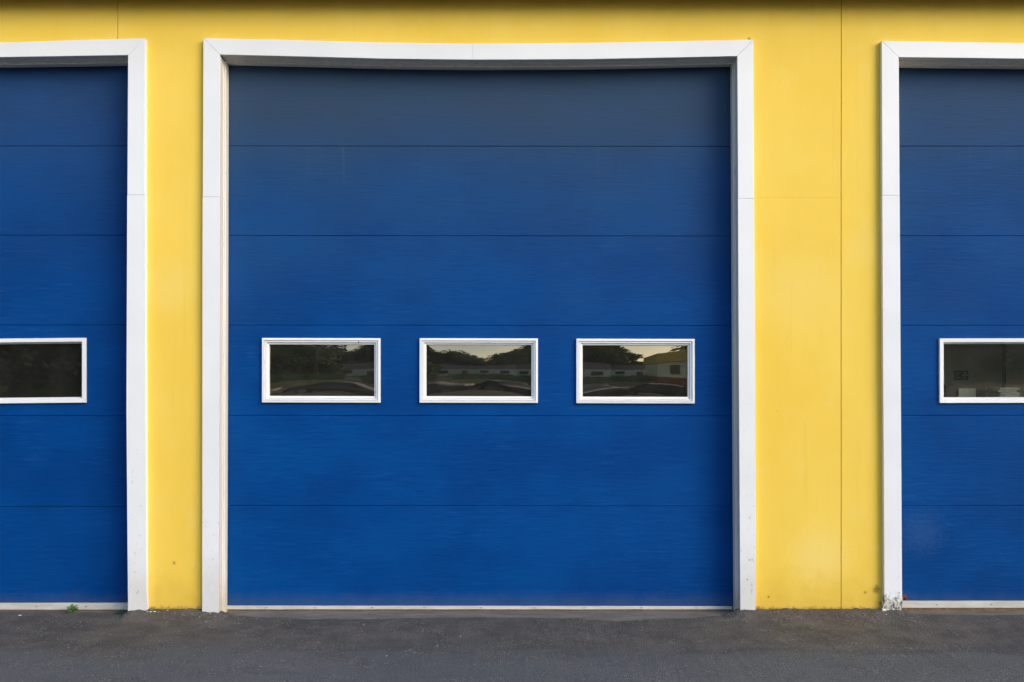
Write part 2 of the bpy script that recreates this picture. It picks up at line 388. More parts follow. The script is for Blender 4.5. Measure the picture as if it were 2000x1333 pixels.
# door openings: outline in photo pixels. each: left x, right x (inner casing edge), head y, as polylines
doors = [
 dict(k='l', lx=[(100, -752), (1200, -752)], lo=[(80, -786), (1200, -786)], rx=[(108, 250), (400, 248.5), (800, 247), (1190, 250)], ro=[(75, 283.5), (640, 283.5), (1190, 286)],
      hi=[(-752, 106), (-400, 113), (0, 112), (250, 108)], ho=[(-786, 76), (-400, 85), (0, 83.5), (140, 79), (284, 75)], dl=-732, dr=246, seams=[286, 460.5, 636, 813, 990.5], bot=1178, tilt=-.5, jy=381),
 dict(k='c', lx=[(107, 430), (600, 429), (1190, 427)], lo=[(75, 397), (500, 395.5), (1190, 395)], rx=[(110, 1440), (700, 1443), (1190, 1446)], ro=[(78, 1471), (700, 1474.5), (1190, 1476.5)],
      hi=[(430, 107), (600, 111), (750, 115), (922, 117), (1150, 116), (1300, 113), (1440, 110)], ho=[(397, 75), (550, 78), (750, 83.5), (922, 85.5), (1150, 84), (1300, 81), (1471, 78)], dl=447, dr=1424, seams=[285.5, 460.5, 635.5, 812, 988], bot=1183, tilt=1.2, jy=385),
 dict(k='r', lx=[(112, 1755.5), (700, 1759), (1190, 1762)], lo=[(80, 1722), (700, 1725), (1190, 1728)], rx=[(100, 2752), (1200, 2752)], ro=[(80, 2786), (1200, 2786)],
      hi=[(1755, 112), (2000, 115), (2250, 117), (2752, 112)], ho=[(1722, 80), (2000, 84.5), (2250, 86), (2786, 80)], dl=1759, dr=2738, seams=[286, 461, 636, 812, 988.5], bot=1173.5, tilt=.3, jy=382),
]
# yellow boards, each with a narrow joint to the next, on a dark backing
g = .0022
zl = Z(1215); ztr = Z(95); TP = TOP+.05
XL, XR = -9.0, 9.0
def board(x0, x1, hole=None, grooves=(), cut2=None):
    """one board from the ground to the eave, cut out round a door opening; grooves: shallow taped seams"""
    xb = sorted([x0]+([v for v in (hole or ())+(cut2 or ()) if x0 < v < x1])+[x1]); us = []
    for a, b in zip(xb, xb[1:]): us += lin(a, b, max(1, int((b-a)/.05)))[:-1]
    us.append(x1)
    for (kind, c) in grooves:
        if kind == 'x': us += [c-.0016, c, c+.0016]
    us = sorted(us)
    vs = lin(zl, ztr, 22)[:-1]+lin(ztr, TP, 5)
    for (kind, c) in grooves:
        if kind == 'z': vs += [c-.0016, c, c+.0016]
    vs = sorted(vs)
    cut = set()
    if hole:
        for i in range(len(us)-1):
            m = (us[i]+us[i+1])/2
            if hole[0] < m < hole[1] or (cut2 and cut2[0] < m < cut2[1]):
                for j in range(len(vs)-1):
                    if (vs[j]+vs[j+1])/2 < ztr: cut.add((i, j))
    def warp(x, z):
        w = .0035*mnoise.noise(Vector((x*1.7, 0, z*1.1)))+.0012*mnoise.noise(Vector((x*7, 3, z*5)))
        for (kind, c) in grooves:
            if kind == 'x' and abs(x-c) < 1e-5: w += .0011
            if kind == 'z' and abs(z-c) < 1e-5 and x > X(1456): w += .0015
        return w
    bm = BM()
    plate(bm, lambda u, v: u, lambda u, v: v, us, vs, cut, 0.0, .022, warp=warp)
    return mesh('wall_panel', bm, M['yellow'], B)
board(XL, X(-1100)-g); board(X(-1100)+g, X(-440)-g, (X(-770), X(-440)))
board(X(230)+g, X(1643)-g, (X(413), X(1456)), (('x', X(772)), ('z', Z(386))), (X(200), X(266)))
board(X(1643)+g, X(2300)-g, (X(1742), X(2300)))
def head_board(x0, x1):
    bm = BM()
    plate(bm, lambda u, v: u, lambda u, v: v, lin(x0, x1, max(2, int((x1-x0)/.05))), lin(ztr, TP, 5), set(), 0.0, .022,
          warp=lambda x, z: .0035*mnoise.noise(Vector((x*1.7, 0, z*1.1)))+.0012*mnoise.noise(Vector((x*7, 3, z*5))))
    mesh('wall_panel', bm, M['yellow'], B)
head_board(X(-440)+g, X(230)-g); head_board(X(2300)+g, X(2770)-.0005)
board(X(2770), X(2960)-g); board(X(2960)+g, XR)
# structural wall behind the boards with the openings in it
bm = BM()
us = [XL, X(-770), X(266), X(413), X(1456), X(1742), X(2770), XR]
vs = [-.25, ztr, TOP+.3]
plate(bm, lambda u, v: u, lambda u, v: v, us, vs, {(1, 0), (3, 0), (5, 0)}, .026, .20)
mesh('backing_wall', bm, M['gap'], B)
bm = BM()
box(bm, XL, XL+.15, .2, 8, -.25, TOP+.3); box(bm, XR-.15, XR, .2, 8, -.25, TOP+.3); box(bm, XL+.15, XR-.15, 7.85, 8, -.25, TOP+.3)
mesh('side_wall', bm, M['inwall'], B)
# eave: soffit, fascia and low roof
bm = BM(); box(bm, XL-.2, XR+.2, -.17, .0255, TOP+.0, TOP+.03); mesh('soffit', bm, M['soffit'], B)
bm = BM(); box(bm, XL-.2, XR+.2, -.20, -.172, TOP-.006, TOP+.20); mesh('fascia', bm, M['soffit'], B)
bm = BM()
v = [(XL-.3, -.42, TOP+.205), (XR+.3, -.42, TOP+.205), (XR+.3, 8.3, TOP+1.1), (XL-.3, 8.3, TOP+1.1)]
lo_ = [bm.verts.new(p) for p in v]; hi_ = [bm.verts.new((p[0], p[1], p[2]+.06)) for p in v]
bm.faces.new(lo_[::-1]); bm.faces.new(hi_)
for i in range(4): bm.faces.new((lo_[i], lo_[(i+1) % 4], hi_[(i+1) % 4], hi_[i]))
mesh('roof', bm, M['roof'], B)
bm = BM(); box(bm, XL, XR, .2, 8, TOP+.02, TOP+.05); mesh('ceiling', bm, M['inwall'], B)

# white casings: legs and head, mitred at the corners, boards butted at the joints
FT = -.034
def casing(d):
    fr = mesh_parent = None
    def inner(y, side): return X(interp(d['lx'] if side < 0 else d['rx'], y), FT)
    def outer(y, side): return X(interp(d['lo'] if side < 0 else d['ro'], y), FT)
    hx0, hx1 = d['ho'][0][0], d['ho'][-1][0]
    # the frame part itself is the jamb lining (sides and head of the recess)
    bm = BM()
    yb = .112
    def lining(side):
        ys = lin(110, 1215, 10)
        vv = []
        for y in ys:
            xi = inner(y, side); z = Z(y, FT)
            w = -.014 if side < 0 else .014
            vv.append([(xi+w*0, FT+.004, z), (xi, yb+.09, z), (xi+w, yb+.09, z), (xi+w, FT+.004, z)])
        V = [[bm.verts.new(p) for p in q] for q in vv]
        for q, r in zip(V, V[1:]):
            for i in range(4): bm.faces.new((q[i], q[(i+1) % 4], r[(i+1) % 4], r[i]))
        bm.faces.new(V[0]); bm.faces.new(V[-1])
    lining(-1); lining(1)
    px = [p for p in lin(d['hi'][0][0], d['hi'][-1][0], 24)]
    V = []
    for p in px:
        z = Z(interp(d['hi'], p), FT); x = X(p, FT)
        V.append([bm.verts.new(q) for q in ((x, FT+.004, z), (x, yb+.09, z), (x, yb+.09, z+.014), (x, FT+.004, z+.014))])
    for q, r in zip(V, V[1:]):
        for i in range(4): bm.faces.new((q[i], q[(i+1) % 4], r[(i+1) % 4], r[i]))
    bm.faces.new(V[0]); bm.faces.new(V[-1])
    fr = mesh('door_frame', bm, M['jamb'], B)
    # stop mouldings inside the jamb
    for side in (-1, 1):
        bm = BM(); prot = .0105
        for (y0, y1, pr) in ((.052, .110, prot), (.030, .052, prot*.45)):
            V = []
            for y in lin(112, 1212, 10):
                xi = inner(y, side); s = -side
                V.append([bm.verts.new(q) for q in ((xi+s*.0008, y0, Z(y, FT)), (xi+s*pr, y0+.003, Z(y, FT)), (xi+s*pr, y1, Z(y, FT)), (xi+s*.0008, y1, Z(y, FT)))])
            for q, r in zip(V, V[1:]):
                for i in range(4): bm.faces.new((q[i], q[(i+1) % 4], r[(i+1) % 4], r[i]))
            bm.faces.new(V[0]); bm.faces.new(V[-1])
        mesh('door_stop', bm, M['jamb'], B, fr)
    bm = BM()
    for (y0, y1, pr) in ((.052, .110, .019), (.026, .052, .006)):
        V = []
        for p in px:
            z = Z(interp(d['hi'], p), FT); x = X(p, FT)
            x = max(inner(120, -1)+.002, min(inner(120, 1)-.002, x))
            V.append([bm.verts.new(q) for q in ((x, y0, z-.0005), (x, y1, z-.0005), (x, y1, z-pr), (x, y0+.003, z-pr))])
        for q, r in zip(V, V[1:]):
            for i in range(4): bm.faces.new((q[i], q[(i+1) % 4], r[(i+1) % 4], r[i]))
        bm.faces.new(V[0]); bm.faces.new(V[-1])
    mesh('head_stop', bm, M['jamb'], B, fr)
    # casing boards
    e = .0006
    mj = 922 if d['k'] == 'c' else (-244 if d['k'] == 'l' else 2250)
    for (a, b, ms, me_) in ((hx0, mj, True, False), (mj, hx1, False, True)):
        bm = BM(); N = 14
        F, G = [], []
        for i in range(N+1):
            t_ = i/N
            po = a+(b-a)*t_
            ia = d['hi'][0][0] if ms else a; ib = d['hi'][-1][0] if me_ else b
            pi_ = ia+(ib-ia)*t_
            xo, zo = X(po, FT), Z(interp(d['ho'], po), FT); xi, zi = X(pi_, FT), Z(interp(d['hi'], pi_), FT)
            if i == 0: xo += e; xi += e
            if i == N: xo -= e; xi -= e
            F.append((bm.verts.new((xo, FT, zo)), bm.verts.new((xi, FT, zi)))); G.append((bm.verts.new((xo, -.0004, zo)), bm.verts.new((xi, FT+.0035, zi))))
        for i in range(N):
            bm.faces.new((F[i][1], F[i+1][1], F[i+1][0], F[i][0])); bm.faces.new((G[i][0], G[i+1][0], G[i+1][1], G[i][1]))
            bm.faces.new((F[i][0], F[i+1][0], G[i+1][0], G[i][0])); bm.faces.new((F[i+1][1], F[i][1], G[i][1], G[i+1][1]))
        for i in (0, N): bm.faces.new((F[i][0], F[i][1], G[i][1], G[i][0]))
        mesh('casing_board', bm, M['white'], B, fr, bevel=.002)
    for side in (-1, 1):
        hy_o = d['ho'][0][1] if side < 0 else d['ho'][-1][1]; hy_i = d['hi'][0][1] if side < 0 else d['hi'][-1][1]
        jy = d['jy']+(3 if side > 0 and d['k'] == 'c' else 0)
        yb_ = 1218
        for part, (ya, yz) in enumerate(((None, jy), (jy, yb_))):
            bm = BM(); N = 4 if part == 0 else 60
            bat = (d['k'] == 'r' and side < 0 and part == 1)
            F, G = [], []
            for i in range(N+1):
                t_ = i/N
                yo = (hy_o if part == 0 else ya)+((yz)-(hy_o if part == 0 else ya))*t_
                yi = (hy_i if part == 0 else ya)+((yz)-(hy_i if part == 0 else ya))*t_
                xo, xi = outer(yo, side), inner(yi, side)
                zo, zi = Z(yo, FT), Z(yi, FT)
                if i == 0: zo -= e; zi -= e
                if i == N and part == 0: zo += e; zi += e
                f = FT
                w = 0
                if part == 1:
                    low = smooth(.35, .0, zo)
                    k = .0022*mnoise.noise(Vector((zo*14, side*3.1, hx0*.01)))*low
                    xo += k; f += .004*mnoise.noise(Vector((zo*9, side*7.7, hx0*.02)))*low
                    if bat:
                        cr = smooth(.13, .02, zo); xo -= cr*(.006+.007*mnoise.noise(Vector((zo*60, 1, 0)))); f += cr*.018*mnoise.noise(Vector((zo*70, 5, 0))); xi += cr*.005*mnoise.noise(Vector((zo*55, 9, 0)))
                    if d['k'] == 'c' and side > 0:
                        # corner torn away from the wall
                        q = math.exp(-((yo-1122)/16)**2); xo -= .0045*q; q2 = smooth(1165, 1178, yo); xo -= .004*q2
                    if d['k'] == 'l' and side > 0: xo += .003*smooth(1150, 1185, yo)
                F.append((bm.verts.new((xo, f, zo)), bm.verts.new((xi, f, zi)), bm.verts.new(((xo+xi)/2, f+(cr*.012*mnoise.noise(Vector((zo*80, 2, 0))) if (part == 1 and bat) else 0), (zo+zi)/2))))
                G.append((bm.verts.new((xo, -.0004, zo)), bm.verts.new((xi, FT+.0035, zi))))
            for i in range(N):
                bm.faces.new((F[i][0], F[i+1][0], F[i+1][2], F[i][2])); bm.faces.new((F[i][2], F[i+1][2], F[i+1][1], F[i][1]))
                bm.faces.new((G[i][0], G[i+1][0], G[i+1][1], G[i][1]))
                bm.faces.new((F[i][0], F[i+1][0], G[i+1][0], G[i][0])); bm.faces.new((F[i+1][1], F[i][1], G[i][1], G[i+1][1]))
            for i in (0, N): bm.faces.new((F[i][0], F[i][2], F[i][1], G[i][1], G[i][0]))
            mesh('casing_board', bm, M['bat'] if bat else M['white'], B, fr, bevel=0 if part else .002, label='white casing board crumpled and peeling at its foot' if bat else None)
for d in doors: casing(d)

# ------------------------------------------------------------------ garage doors
def frame_ring(bm, x0, x1, z0, z1, w, ya, yb, tilt=0):
    """mitred rectangular ring, outer x0..x1,z0..z1, width w, front at ya (outer) / yb (inner) """
    def zz(x, z): return z+tilt*(x-x0)
    o_ = [(x0, z0), (x1, z0), (x1, z1), (x0, z1)]; i_ = [(x0+w, z0+w), (x1-w, z0+w), (x1-w, z1-w), (x0+w, z1-w)]
    O = [bm.verts.new((x, ya, zz(x, z))) for x, z in o_]; I = [bm.verts.new((x, yb, zz(x, z))) for x, z in i_]
    OB = [bm.verts.new((x, DY+.004, zz(x, z))) for x, z in o_]; IB = [bm.verts.new((x, DY+.030, zz(x, z))) for x, z in i_]
    for k in range(4):
        n = (k+1) % 4
        bm.faces.new((O[k], O[n], I[n], I[k])); bm.faces.new((OB[n], OB[k], IB[k], IB[n]))
        bm.faces.new((O[n], O[k], OB[k], OB[n])); bm.faces.new((I[k], I[n], IB[n], IB[k]))
labels = {'l': 'blue sectional garage door cut by the left edge, weed growing at its foot',
          'c': 'complete blue sectional garage door in the middle, three white framed windows across it',
          'r': 'blue sectional garage door cut by the right edge, rust spot at its lower corner'}
wins = {'l': [(-60, 168, 662.5, 789, -1), (-367, -139, 664, 791, -1), (-674, -446, 664, 791, -1)],
        'c': [(512, 743, 660.5, 786.5, 1), (819.5, 1050.5, 661, 787, 1), (1125.5, 1356.5, 662, 788, 1)],
        'r': [(1835, 2066, 661.5, 787.5, 1), (2143, 2374, 662, 788, 1), (2450, 2681, 662, 788, 1)]}
tmul = {'l': .010, 'c': -.0065, 'r': .0045}
for d in doors:
    k = d['k']; cx = X((d['dl']+d['dr'])/2, DY)
    zb = Z(d['bot'], DY)
    root = empty('garage_door', (cx, DY, zb-.03), labels[k], 'garage door', 'blue sectional garage doors')
    x0, x1 = X(d['dl'], DY)-.03, X(d['dr'], DY)+.03
    ys = [100]+d['seams']+[d['bot']]
    mat = M['blue_'+k]
    sl = d['tilt']*S/ (x1-x0)
    for i in range(6):
        zt, zl_ = Z(ys[i], DY)-.0010, Z(ys[i+1], DY)+.0010
        if i == 5: zl_ = Z(ys[6], DY)
        bm = BM(); seed = i*3.3+ord(k)
        fz = lambda u, v: v-sl*(u-x0)
        warp = lambda x, z: .0022*mnoise.noise(Vector((x*1.1+seed, seed, z*2.5)))+.0008*mnoise.noise(Vector((x*4+seed, seed, z*6)))
        if i == 3:
            hx = sorted([v for w in wins[k] for v in (X(w[0]+7, DY), X(w[1]-7, DY))])
            base = [x0]+hx+[x1]; us = []; holes_u = []
            for q in range(len(base)-1):
                seg = lin(base[q], base[q+1], max(2, int((base[q+1]-base[q])/.12)))
                st_ = len(us)
                us += seg[:-1]
                if q % 2 == 1: holes_u += list(range(st_, st_+len(seg)-1))
            us.append(x1)
            hz0, hz1 = Z(781, DY), Z(668.5, DY)
            vs = lin(zl_, hz0, 3)[:-1]+[hz0, hz1]+lin(hz1, zt, 2)[1:]
            hj = vs.index(hz0)
            plate(bm, lambda u, v: u, fz, us, vs, {(a, hj) for a in holes_u}, DY, DY+DT, warp)
        else:
            plate(bm, lambda u, v: u, fz, lin(x0, x1, 40), lin(zl_, zt, 8), set(), DY, DY+DT, warp)
        mesh('door_section', bm, mat, root, bevel=.0028)
        if i < 5:      # tongue in the joint keeps light out
            bm = BM(); z = Z(ys[i+1], DY)
            v = box(bm, x0, x1, DY+.006, DY+DT-.004, z-.004, z+.004)
            for q in v: q.co.z -= sl*(q.co.x-x0)
            mesh('joint_tongue', bm, mat, root)
    # aluminium retainer and rubber along the foot
    zs = Z({'l': 1190.5, 'c': 1190, 'r': 1187}[k], DY)
    bm = BM()
    N = 60; V = []
    for p in lin(x0+.018, x1-.012, N):
        n = .0012*mnoise.noise(Vector((p*6, 2, 0)))
        zt_ = zb-.0005-sl*(p-x0)
        V.append([bm.verts.new(q) for q in ((p, DY-.004+n, zt_), (p, DY-.007+n, zs+n), (p, DY+.04, zs), (p, DY+.04, zt_))])
    for q, r in zip(V, V[1:]):
        for i in range(4): bm.faces.new((q[i], q[(i+1) % 4], r[(i+1) % 4], r[i]))
    bm.faces.new(V[0]); bm.faces.new(V[-1])
    ret = mesh('bottom_rail', bm, M['seal'], root)
    for j in range(9):
        bm = BM()
        p = x0+.25+j*(x1-x0-.5)/8+random.uniform(-.02, .02)
        tube(bm, (p, DY-.009, (zb+zs)/2), (p, DY-.004, (zb+zs)/2), .0045, .0045, 8)
        mesh('rivet', bm, M['steel'], root, ret)
    bm = BM()
    box(bm, x0+.019, x1-.013, DY-.002, DY+.03, -.046, zs-.0006)
    mesh('rubber_seal', bm, M['rubber'], root)
    # windows
    for (a, b, t_, u_, sgn) in wins[k]:
        xa, xb = X(a, DY-.01), X(b, DY-.01); z1, z0 = Z(t_, DY-.01), Z(u_, DY-.01)
        tl = tmul[k]*(.35 if k != 'l' else 1)
        bm = BM()
        if k == 'c':
            frame_ring(bm, xa, xb, z0, z1, .0142, DY-.017, DY-.019, tl); w2 = .0145
            frame_ring(bm, xa+.0155, xb-.0155, z0+.0155, z1-.0155, .0105, DY-.010, DY-.0115, tl)
            frame_ring(bm, xa+.027, xb-.027, z0+.027, z1-.027, .012, DY-.003, DY+.002, tl)
            inset = .037
        else:
            frame_ring(bm, xa, xb, z0, z1, .023, DY-.016, DY-.015, tl)
            frame_ring(bm, xa+.0232, xb-.0232, z0+.0232, z1-.0232, .0105, DY-.013, DY+.010, tl)
            inset = .0325
        fr = mesh('window_frame', bm, M['frame'], root, bevel=.0012)
        # pane: bowed outwards like an insulated acrylic lite
        bm = BM(); N1, N2 = 40, 20; ax, bx, az, bz = xa+inset, xb-inset, z0+inset, z1-inset
        sag = {'c': {512: .0066, 819.5: .0078, 1125.5: .0060}.get(a, .01), 'l': .001, 'r': .0015}[k]; ph = a*.013
        V = []
        for i in range(N1+1):
            row = []
            for j in range(N2+1):
                u, v = 2*i/N1-1, 2*j/N2-1
                x, z = ax+(bx-ax)*i/N1, az+(bz-az)*j/N2+tl*((ax+(bx-ax)*i/N1)-xa)
                s = sag*(.65*((1-u*u)+(1-v*v))+.35*(1-u*u)*(1-v*v))
                row.append(bm.verts.new((x, DY+.019-s+.00028*sag*100*mnoise.noise(Vector((u*1.6+ph, v*1.3, ph))), z)))
            V.append(row)
        for i in range(N1):
            for j in range(N2): bm.faces.new((V[i][j], V[i+1][j], V[i+1][j+1], V[i][j+1]))
        g_ = mesh('window_pane', bm, {'c': M['glass'], 'l': M['glass_l'], 'r': M['glass_r']}[k], root, fr, smooth_=True)
        if k == 'c' and a == 512:
            bm = BM(); tube(bm, (X(700, DY), DY-.012, Z(671.5, DY)), (X(701, DY), DY-.011, Z(665.5, DY)), .0022, .0015, 6)
            mesh('dead_insect', bm, M['gap'], root, fr)

# ------------------------------------------------------------------ inside the right bay: things seen through its window
PY = 1.0
bm = BM(); box(bm, X(1660, PY), X(2900, PY)+1, PY, PY+.1, -.036, 3.6)
o = mesh('partition_wall', bm, M['inwall'], loc=(2.5, PY, 0)); o['label'] = 'dim olive grey partition wall seen through the window of the right door'; o['category'] = 'wall'
w = empty('wall_bracket', (X(1877, PY-.03), PY-.03, Z(733, PY)), 'small dark bracket with a pale lever on the inside wall, seen through the right window', 'bracket')
bm = BM(); x_, z_ = X(1876, PY), Z(733, PY)
box(bm, x_-.045, x_+.045, PY-.02, PY-.001, z_+.022, z_+.030); box(bm, x_-.045, x_+.045, PY-.02, PY-.001, z_-.034, z_-.024); box(bm, x_-.045, x_-.038, PY-.02, PY-.001, z_-.024, z_+.022); box(bm, x_+.038, x_+.045, PY-.02, PY-.001, z_-.024, z_+.022)
tube(bm, (x_, PY-.03, z_), (x_, PY-.001, z_), .018, .018, 12)
mesh('back_plate', bm, M['black'], w)
bm = BM(); tube(bm, (x_, PY-.035, z_), (x_+.10, PY-.04, z_-.002), .005, .004, 8); mesh('lever', bm, M['paper'], w, bevel=0)
cy = PY-.40
w = empty('steel_cabinet', (X(1886, cy), cy, -.036), 'dark cabinet with a grey door standing inside behind the right window', 'cabinet')
bm = BM(); box(bm, X(1846, cy), X(1926, cy), cy, cy+.42, -.036, Z(753, cy)); mesh('cabinet_body', bm, M['cabd'], w, bevel=.004)
bm = BM(); box(bm, X(1870, cy), X(1904, cy), cy-.018, cy-.001, .05, Z(759, cy)); mesh('cabinet_door', bm, M['inwall'], w, bevel=.003)
bm = BM(); tube(bm, (X(1873, cy), cy-.03, .8), (X(1873, cy), cy-.03, .95), .006); mesh('cabinet_handle', bm, M['steel'], w)
bm = BM(); tube(bm, (X(1957, PY), PY-.03, .9), (X(1957, PY), PY-.03, 3.5), .012); o = mesh('conduit', bm, M['black'], loc=(X(1957, PY), PY-.03, .9)); o['label'] = 'thin dark vertical pipe on the inside wall seen through the right window'; o['category'] = 'pipe'
ty = .42
t = empty('workbench', (X(1975, ty), ty, -.036), 'narrow bench inside behind the right window carrying stacked boxes', 'workbench')
bm = BM(); box(bm, X(1928, ty), X(2060, ty), ty, ty+.5, Z(780, ty)-.03, Z(780, ty)-.002); mesh('bench_top', bm, M['cab'], t)
for q in (1932, 2056):
    for yy in (ty+.03, ty+.47):
        bm = BM(); box(bm, X(q, ty)-.02, X(q, ty)+.02, yy-.02, yy+.02, -.036, Z(780, ty)-.032); mesh('leg', bm, M['cab'], t)
zz = Z(780, ty)
for i in range(5):
    h = .011+.004*(i % 2); bm = BM(); dx = random.uniform(-.012, .012)
    box(bm, X(1954, ty)+dx, X(1990, ty)+dx*2, ty+.02, ty+.2, zz, zz+h)
    o = mesh('flat_box', bm, M['paper'] if i % 2 else M['inwall'], loc=(X(1970, ty), ty+.1, zz)); zz += h+.0025
    o['label'] = 'pale flat box, %s of the stack behind the right window' % ['lowest', 'second from the bottom', 'middle one', 'second from the top', 'topmost'][i]; o['category'] = 'box'; o['group'] = 'flat boxes stacked on the workbench'

# ------------------------------------------------------------------ weeds
def weed(name, px, y, h, w, n, mat, label):
    x = X(px, y); z = ground_z(x, y)
    root = empty(name, (x, y, z), label, 'weed', 'weeds growing at the foot of the left door')
    sb, lb = BM(), BM()
    for i in range(n):
        a = random.uniform(0, 2*math.pi); r = w*math.sqrt(random.random()); hh = h*random.uniform(.35, 1)*(1-.45*(r/w)**2)
        p = Vector((x+r*math.cos(a), y+r*math.sin(a)*.6-.004, z+hh))
        if i % 3 == 0: tube(sb, (x+r*.2*math.cos(a), y, z-.004), p, .0012, .0007, 4)
        for q in range(3):
            b = random.uniform(0, 2*math.pi); d = Vector((math.cos(b), math.sin(b)*.7-.3, random.uniform(-.2, .5))).normalized()
            L = random.uniform(.006, .011); s = d.cross(Vector((random.uniform(-.3, .3), -.4, 1))).normalized()*L*.42
            c = p+Vector((random.uniform(-1, 1), random.uniform(-1, 1), random.uniform(-1, 1)))*.005
            v = [lb.verts.new(c), lb.verts.new(c+d*L*.5+s), lb.verts.new(c+d*L), lb.verts.new(c+d*L*.5-s)]
            lb.faces.new(v)
    mesh('stem', sb, mat, root); mesh('foliage', lb, mat, root)
weed('weed', 143, .055, .056, .030, 80, M['weed'], 'small bright green weed growing under the left door')
weed('weed', 236, .03, .026, .030, 40, M['weed2'], 'low dull green weed in the corner beside the white frame of the left door')

# ------------------------------------------------------------------ the other side of the yard (seen in the windows' reflections)
def house(x, y, w, dp, h, rh, rot, label, mat=M['siding']):
    z0 = -.52
    root = empty('house', (x, y, z0), label, 'house')
    bm = BM(); box(bm, x-w/2, x+w/2, y-dp/2, y+dp/2, z0, z0+h); mesh('wall', bm, mat, root)
    bm = BM()
    pts = [(y-dp/2-.4, z0+h-.05), (y+dp/2+.4, z0+h-.05), (y, z0+h+rh)]
    if rot: 
        pts = [(x-w/2-.4, z0+h-.0), (x+w/2+.4, z0+h-.0), (x, z0+h+rh)]; prism(bm, pts, y-dp/2-.3, y+dp/2+.3)
    else:
        A = [bm.verts.new((x-w/2-.3, q[0], q[1]+.05)) for q in pts]; Bv = [bm.verts.new((x+w/2+.3, q[0], q[1]+.05)) for q in pts]
        bm.faces.new(A); bm.faces.new(Bv)
        for i in range(3): bm.faces.new((A[i], A[(i+1) % 3], Bv[(i+1) % 3], Bv[i]))
    rf = mesh('roof', bm, M['shingle'], root)
    if rot:
        bm = BM(); prism(bm, [(x-w/2, z0+h+.02), (x+w/2, z0+h+.02), (x, z0+h+rh-.25)], y+dp/2+.31, y+dp/2+.34); mesh('gable', bm, mat, root)
    bm = BM(); box(bm, x+w*.2, x+w*.2+.6, y-.3, y+.3, z0+h+rh*.3, z0+h+rh+.7); mesh('chimney', bm, M['brick'], root, rf)
    nw = max(2, int(w/3.2))
    for i in range(nw):
        xx = x-w/2+w*(i+.5)/nw
        if i == nw//2:
            bm = BM(); box(bm, xx-.5, xx+.5, y+dp/2+.002, y+dp/2+.05, z0, z0+2.05); mesh('door', bm, M['brick'], root)
        else:
            bm = BM(); box(bm, xx-.75, xx+.75, y+dp/2+.002, y+dp/2+.06, z0+.95, z0+2.15); mesh('window', bm, M['hwin'], root)
house(-4.5, -60, 17, 8, 2.9, 2.0, 0, 'low pale blue grey house with dark windows across the yard, reflected in the middle window')
house(7.5, -66, 13, 8, 3.0, 2.1, 0, 'long pale house with dark roof reflected in the right window of the middle door')
house(12.2, -56, 5.0, 7, 3.0, 2.6, 1, 'small pale gabled house reflected in the right window of the middle door')
# shop
z0 = -.52
r = empty('shop', (9, -27, z0), 'cream shop with ochre fascia over a brick base, reflected in the right window', 'shop')
bm = BM(); box(bm, 5.7, 13, -33, -27, z0+1.1, z0+3.5); mesh('wall', bm, M['cream'], r)
bm = BM(); box(bm, 5.65, 13.05, -33.05, -26.95, z0, z0+1.098); mesh('brick_base', bm, M['brick'], r)
bm = BM(); box(bm, 5.5, 13.2, -33.2, -26.6, z0+3.502, z0+5.2); mesh('fascia', bm, M['ochre'], r)
for q in (6.6, 7.9, 9.2, 10.5):
    bm = BM(); box(bm, q, q+.7, -26.995, -26.94, z0+1.7, z0+3.0); mesh('window', bm, M['hwin'], r)
# trees: two prototypes copied around the field
def tree_proto(seed, h, rad, leafmat, n):
    rnd = random.Random(seed)
    root = empty('tree', (0, 0, 0), 'tree', 'tree', 'trees across the yard')
    tb, lb = BM(), BM()
    tube(tb, (0, 0, -.3), (.1, .05, h*.35), .03*h, .018*h, 10)
    tube(tb, (.1, .05, h*.34), (0, 0, h*.8), .018*h, .005*h, 8)
    cl = []
    for i in range(17):
        a = rnd.uniform(0, 6.28); rr = rad*math.sqrt(rnd.random())*.8; zc = h*rnd.uniform(.28, .92)
        rr *= 1-.45*smooth(.6, 1, zc/h)
        c = Vector((rr*math.cos(a), rr*math.sin(a), zc)); cl.append((c, rad*rnd.uniform(.28, .5)))
        tube(tb, (0, 0, min(zc*.75, h*.7)), c, .007*h, .002*h, 5)
    for i in range(n):
        c, q = rnd.choice(cl)
        d = Vector((rnd.gauss(0, 1), rnd.gauss(0, 1), rnd.gauss(0, .8))).normalized()*q*rnd.uniform(.55, 1.1)
        p = c+d; L = rnd.uniform(.12, .3)
        u = Vector((rnd.gauss(0, 1), rnd.gauss(0, 1), rnd.gauss(0, 1))).normalized(); v = u.orthogonal().normalized()
        vs_ = [lb.verts.new(p+u*L), lb.verts.new(p+v*L*.6), lb.verts.new(p-u*L), lb.verts.new(p-v*L*.6)]
        lb.faces.new(vs_)
    mesh('trunk', tb, M['bark'], root); mesh('crown', lb, leafmat, root)
    return root
def dup(root, loc, rz, s, label):
    r = root.copy(); C.objects.link(r); r.location = loc; r.rotation_euler = (0, 0, rz); r.scale = (s*1.12,)*3; r['label'] = label
    for ch in list(root.children):
        c = ch.copy(); C.objects.link(c); c.parent = r
    return r
pA = tree_proto(3, 10, 4.2, M['leaf1'], 7000); pB = tree_proto(5, 8.5, 3.4, M['leaf2'], 6000)
pA.name = 'tree'; pB.name = 'tree'
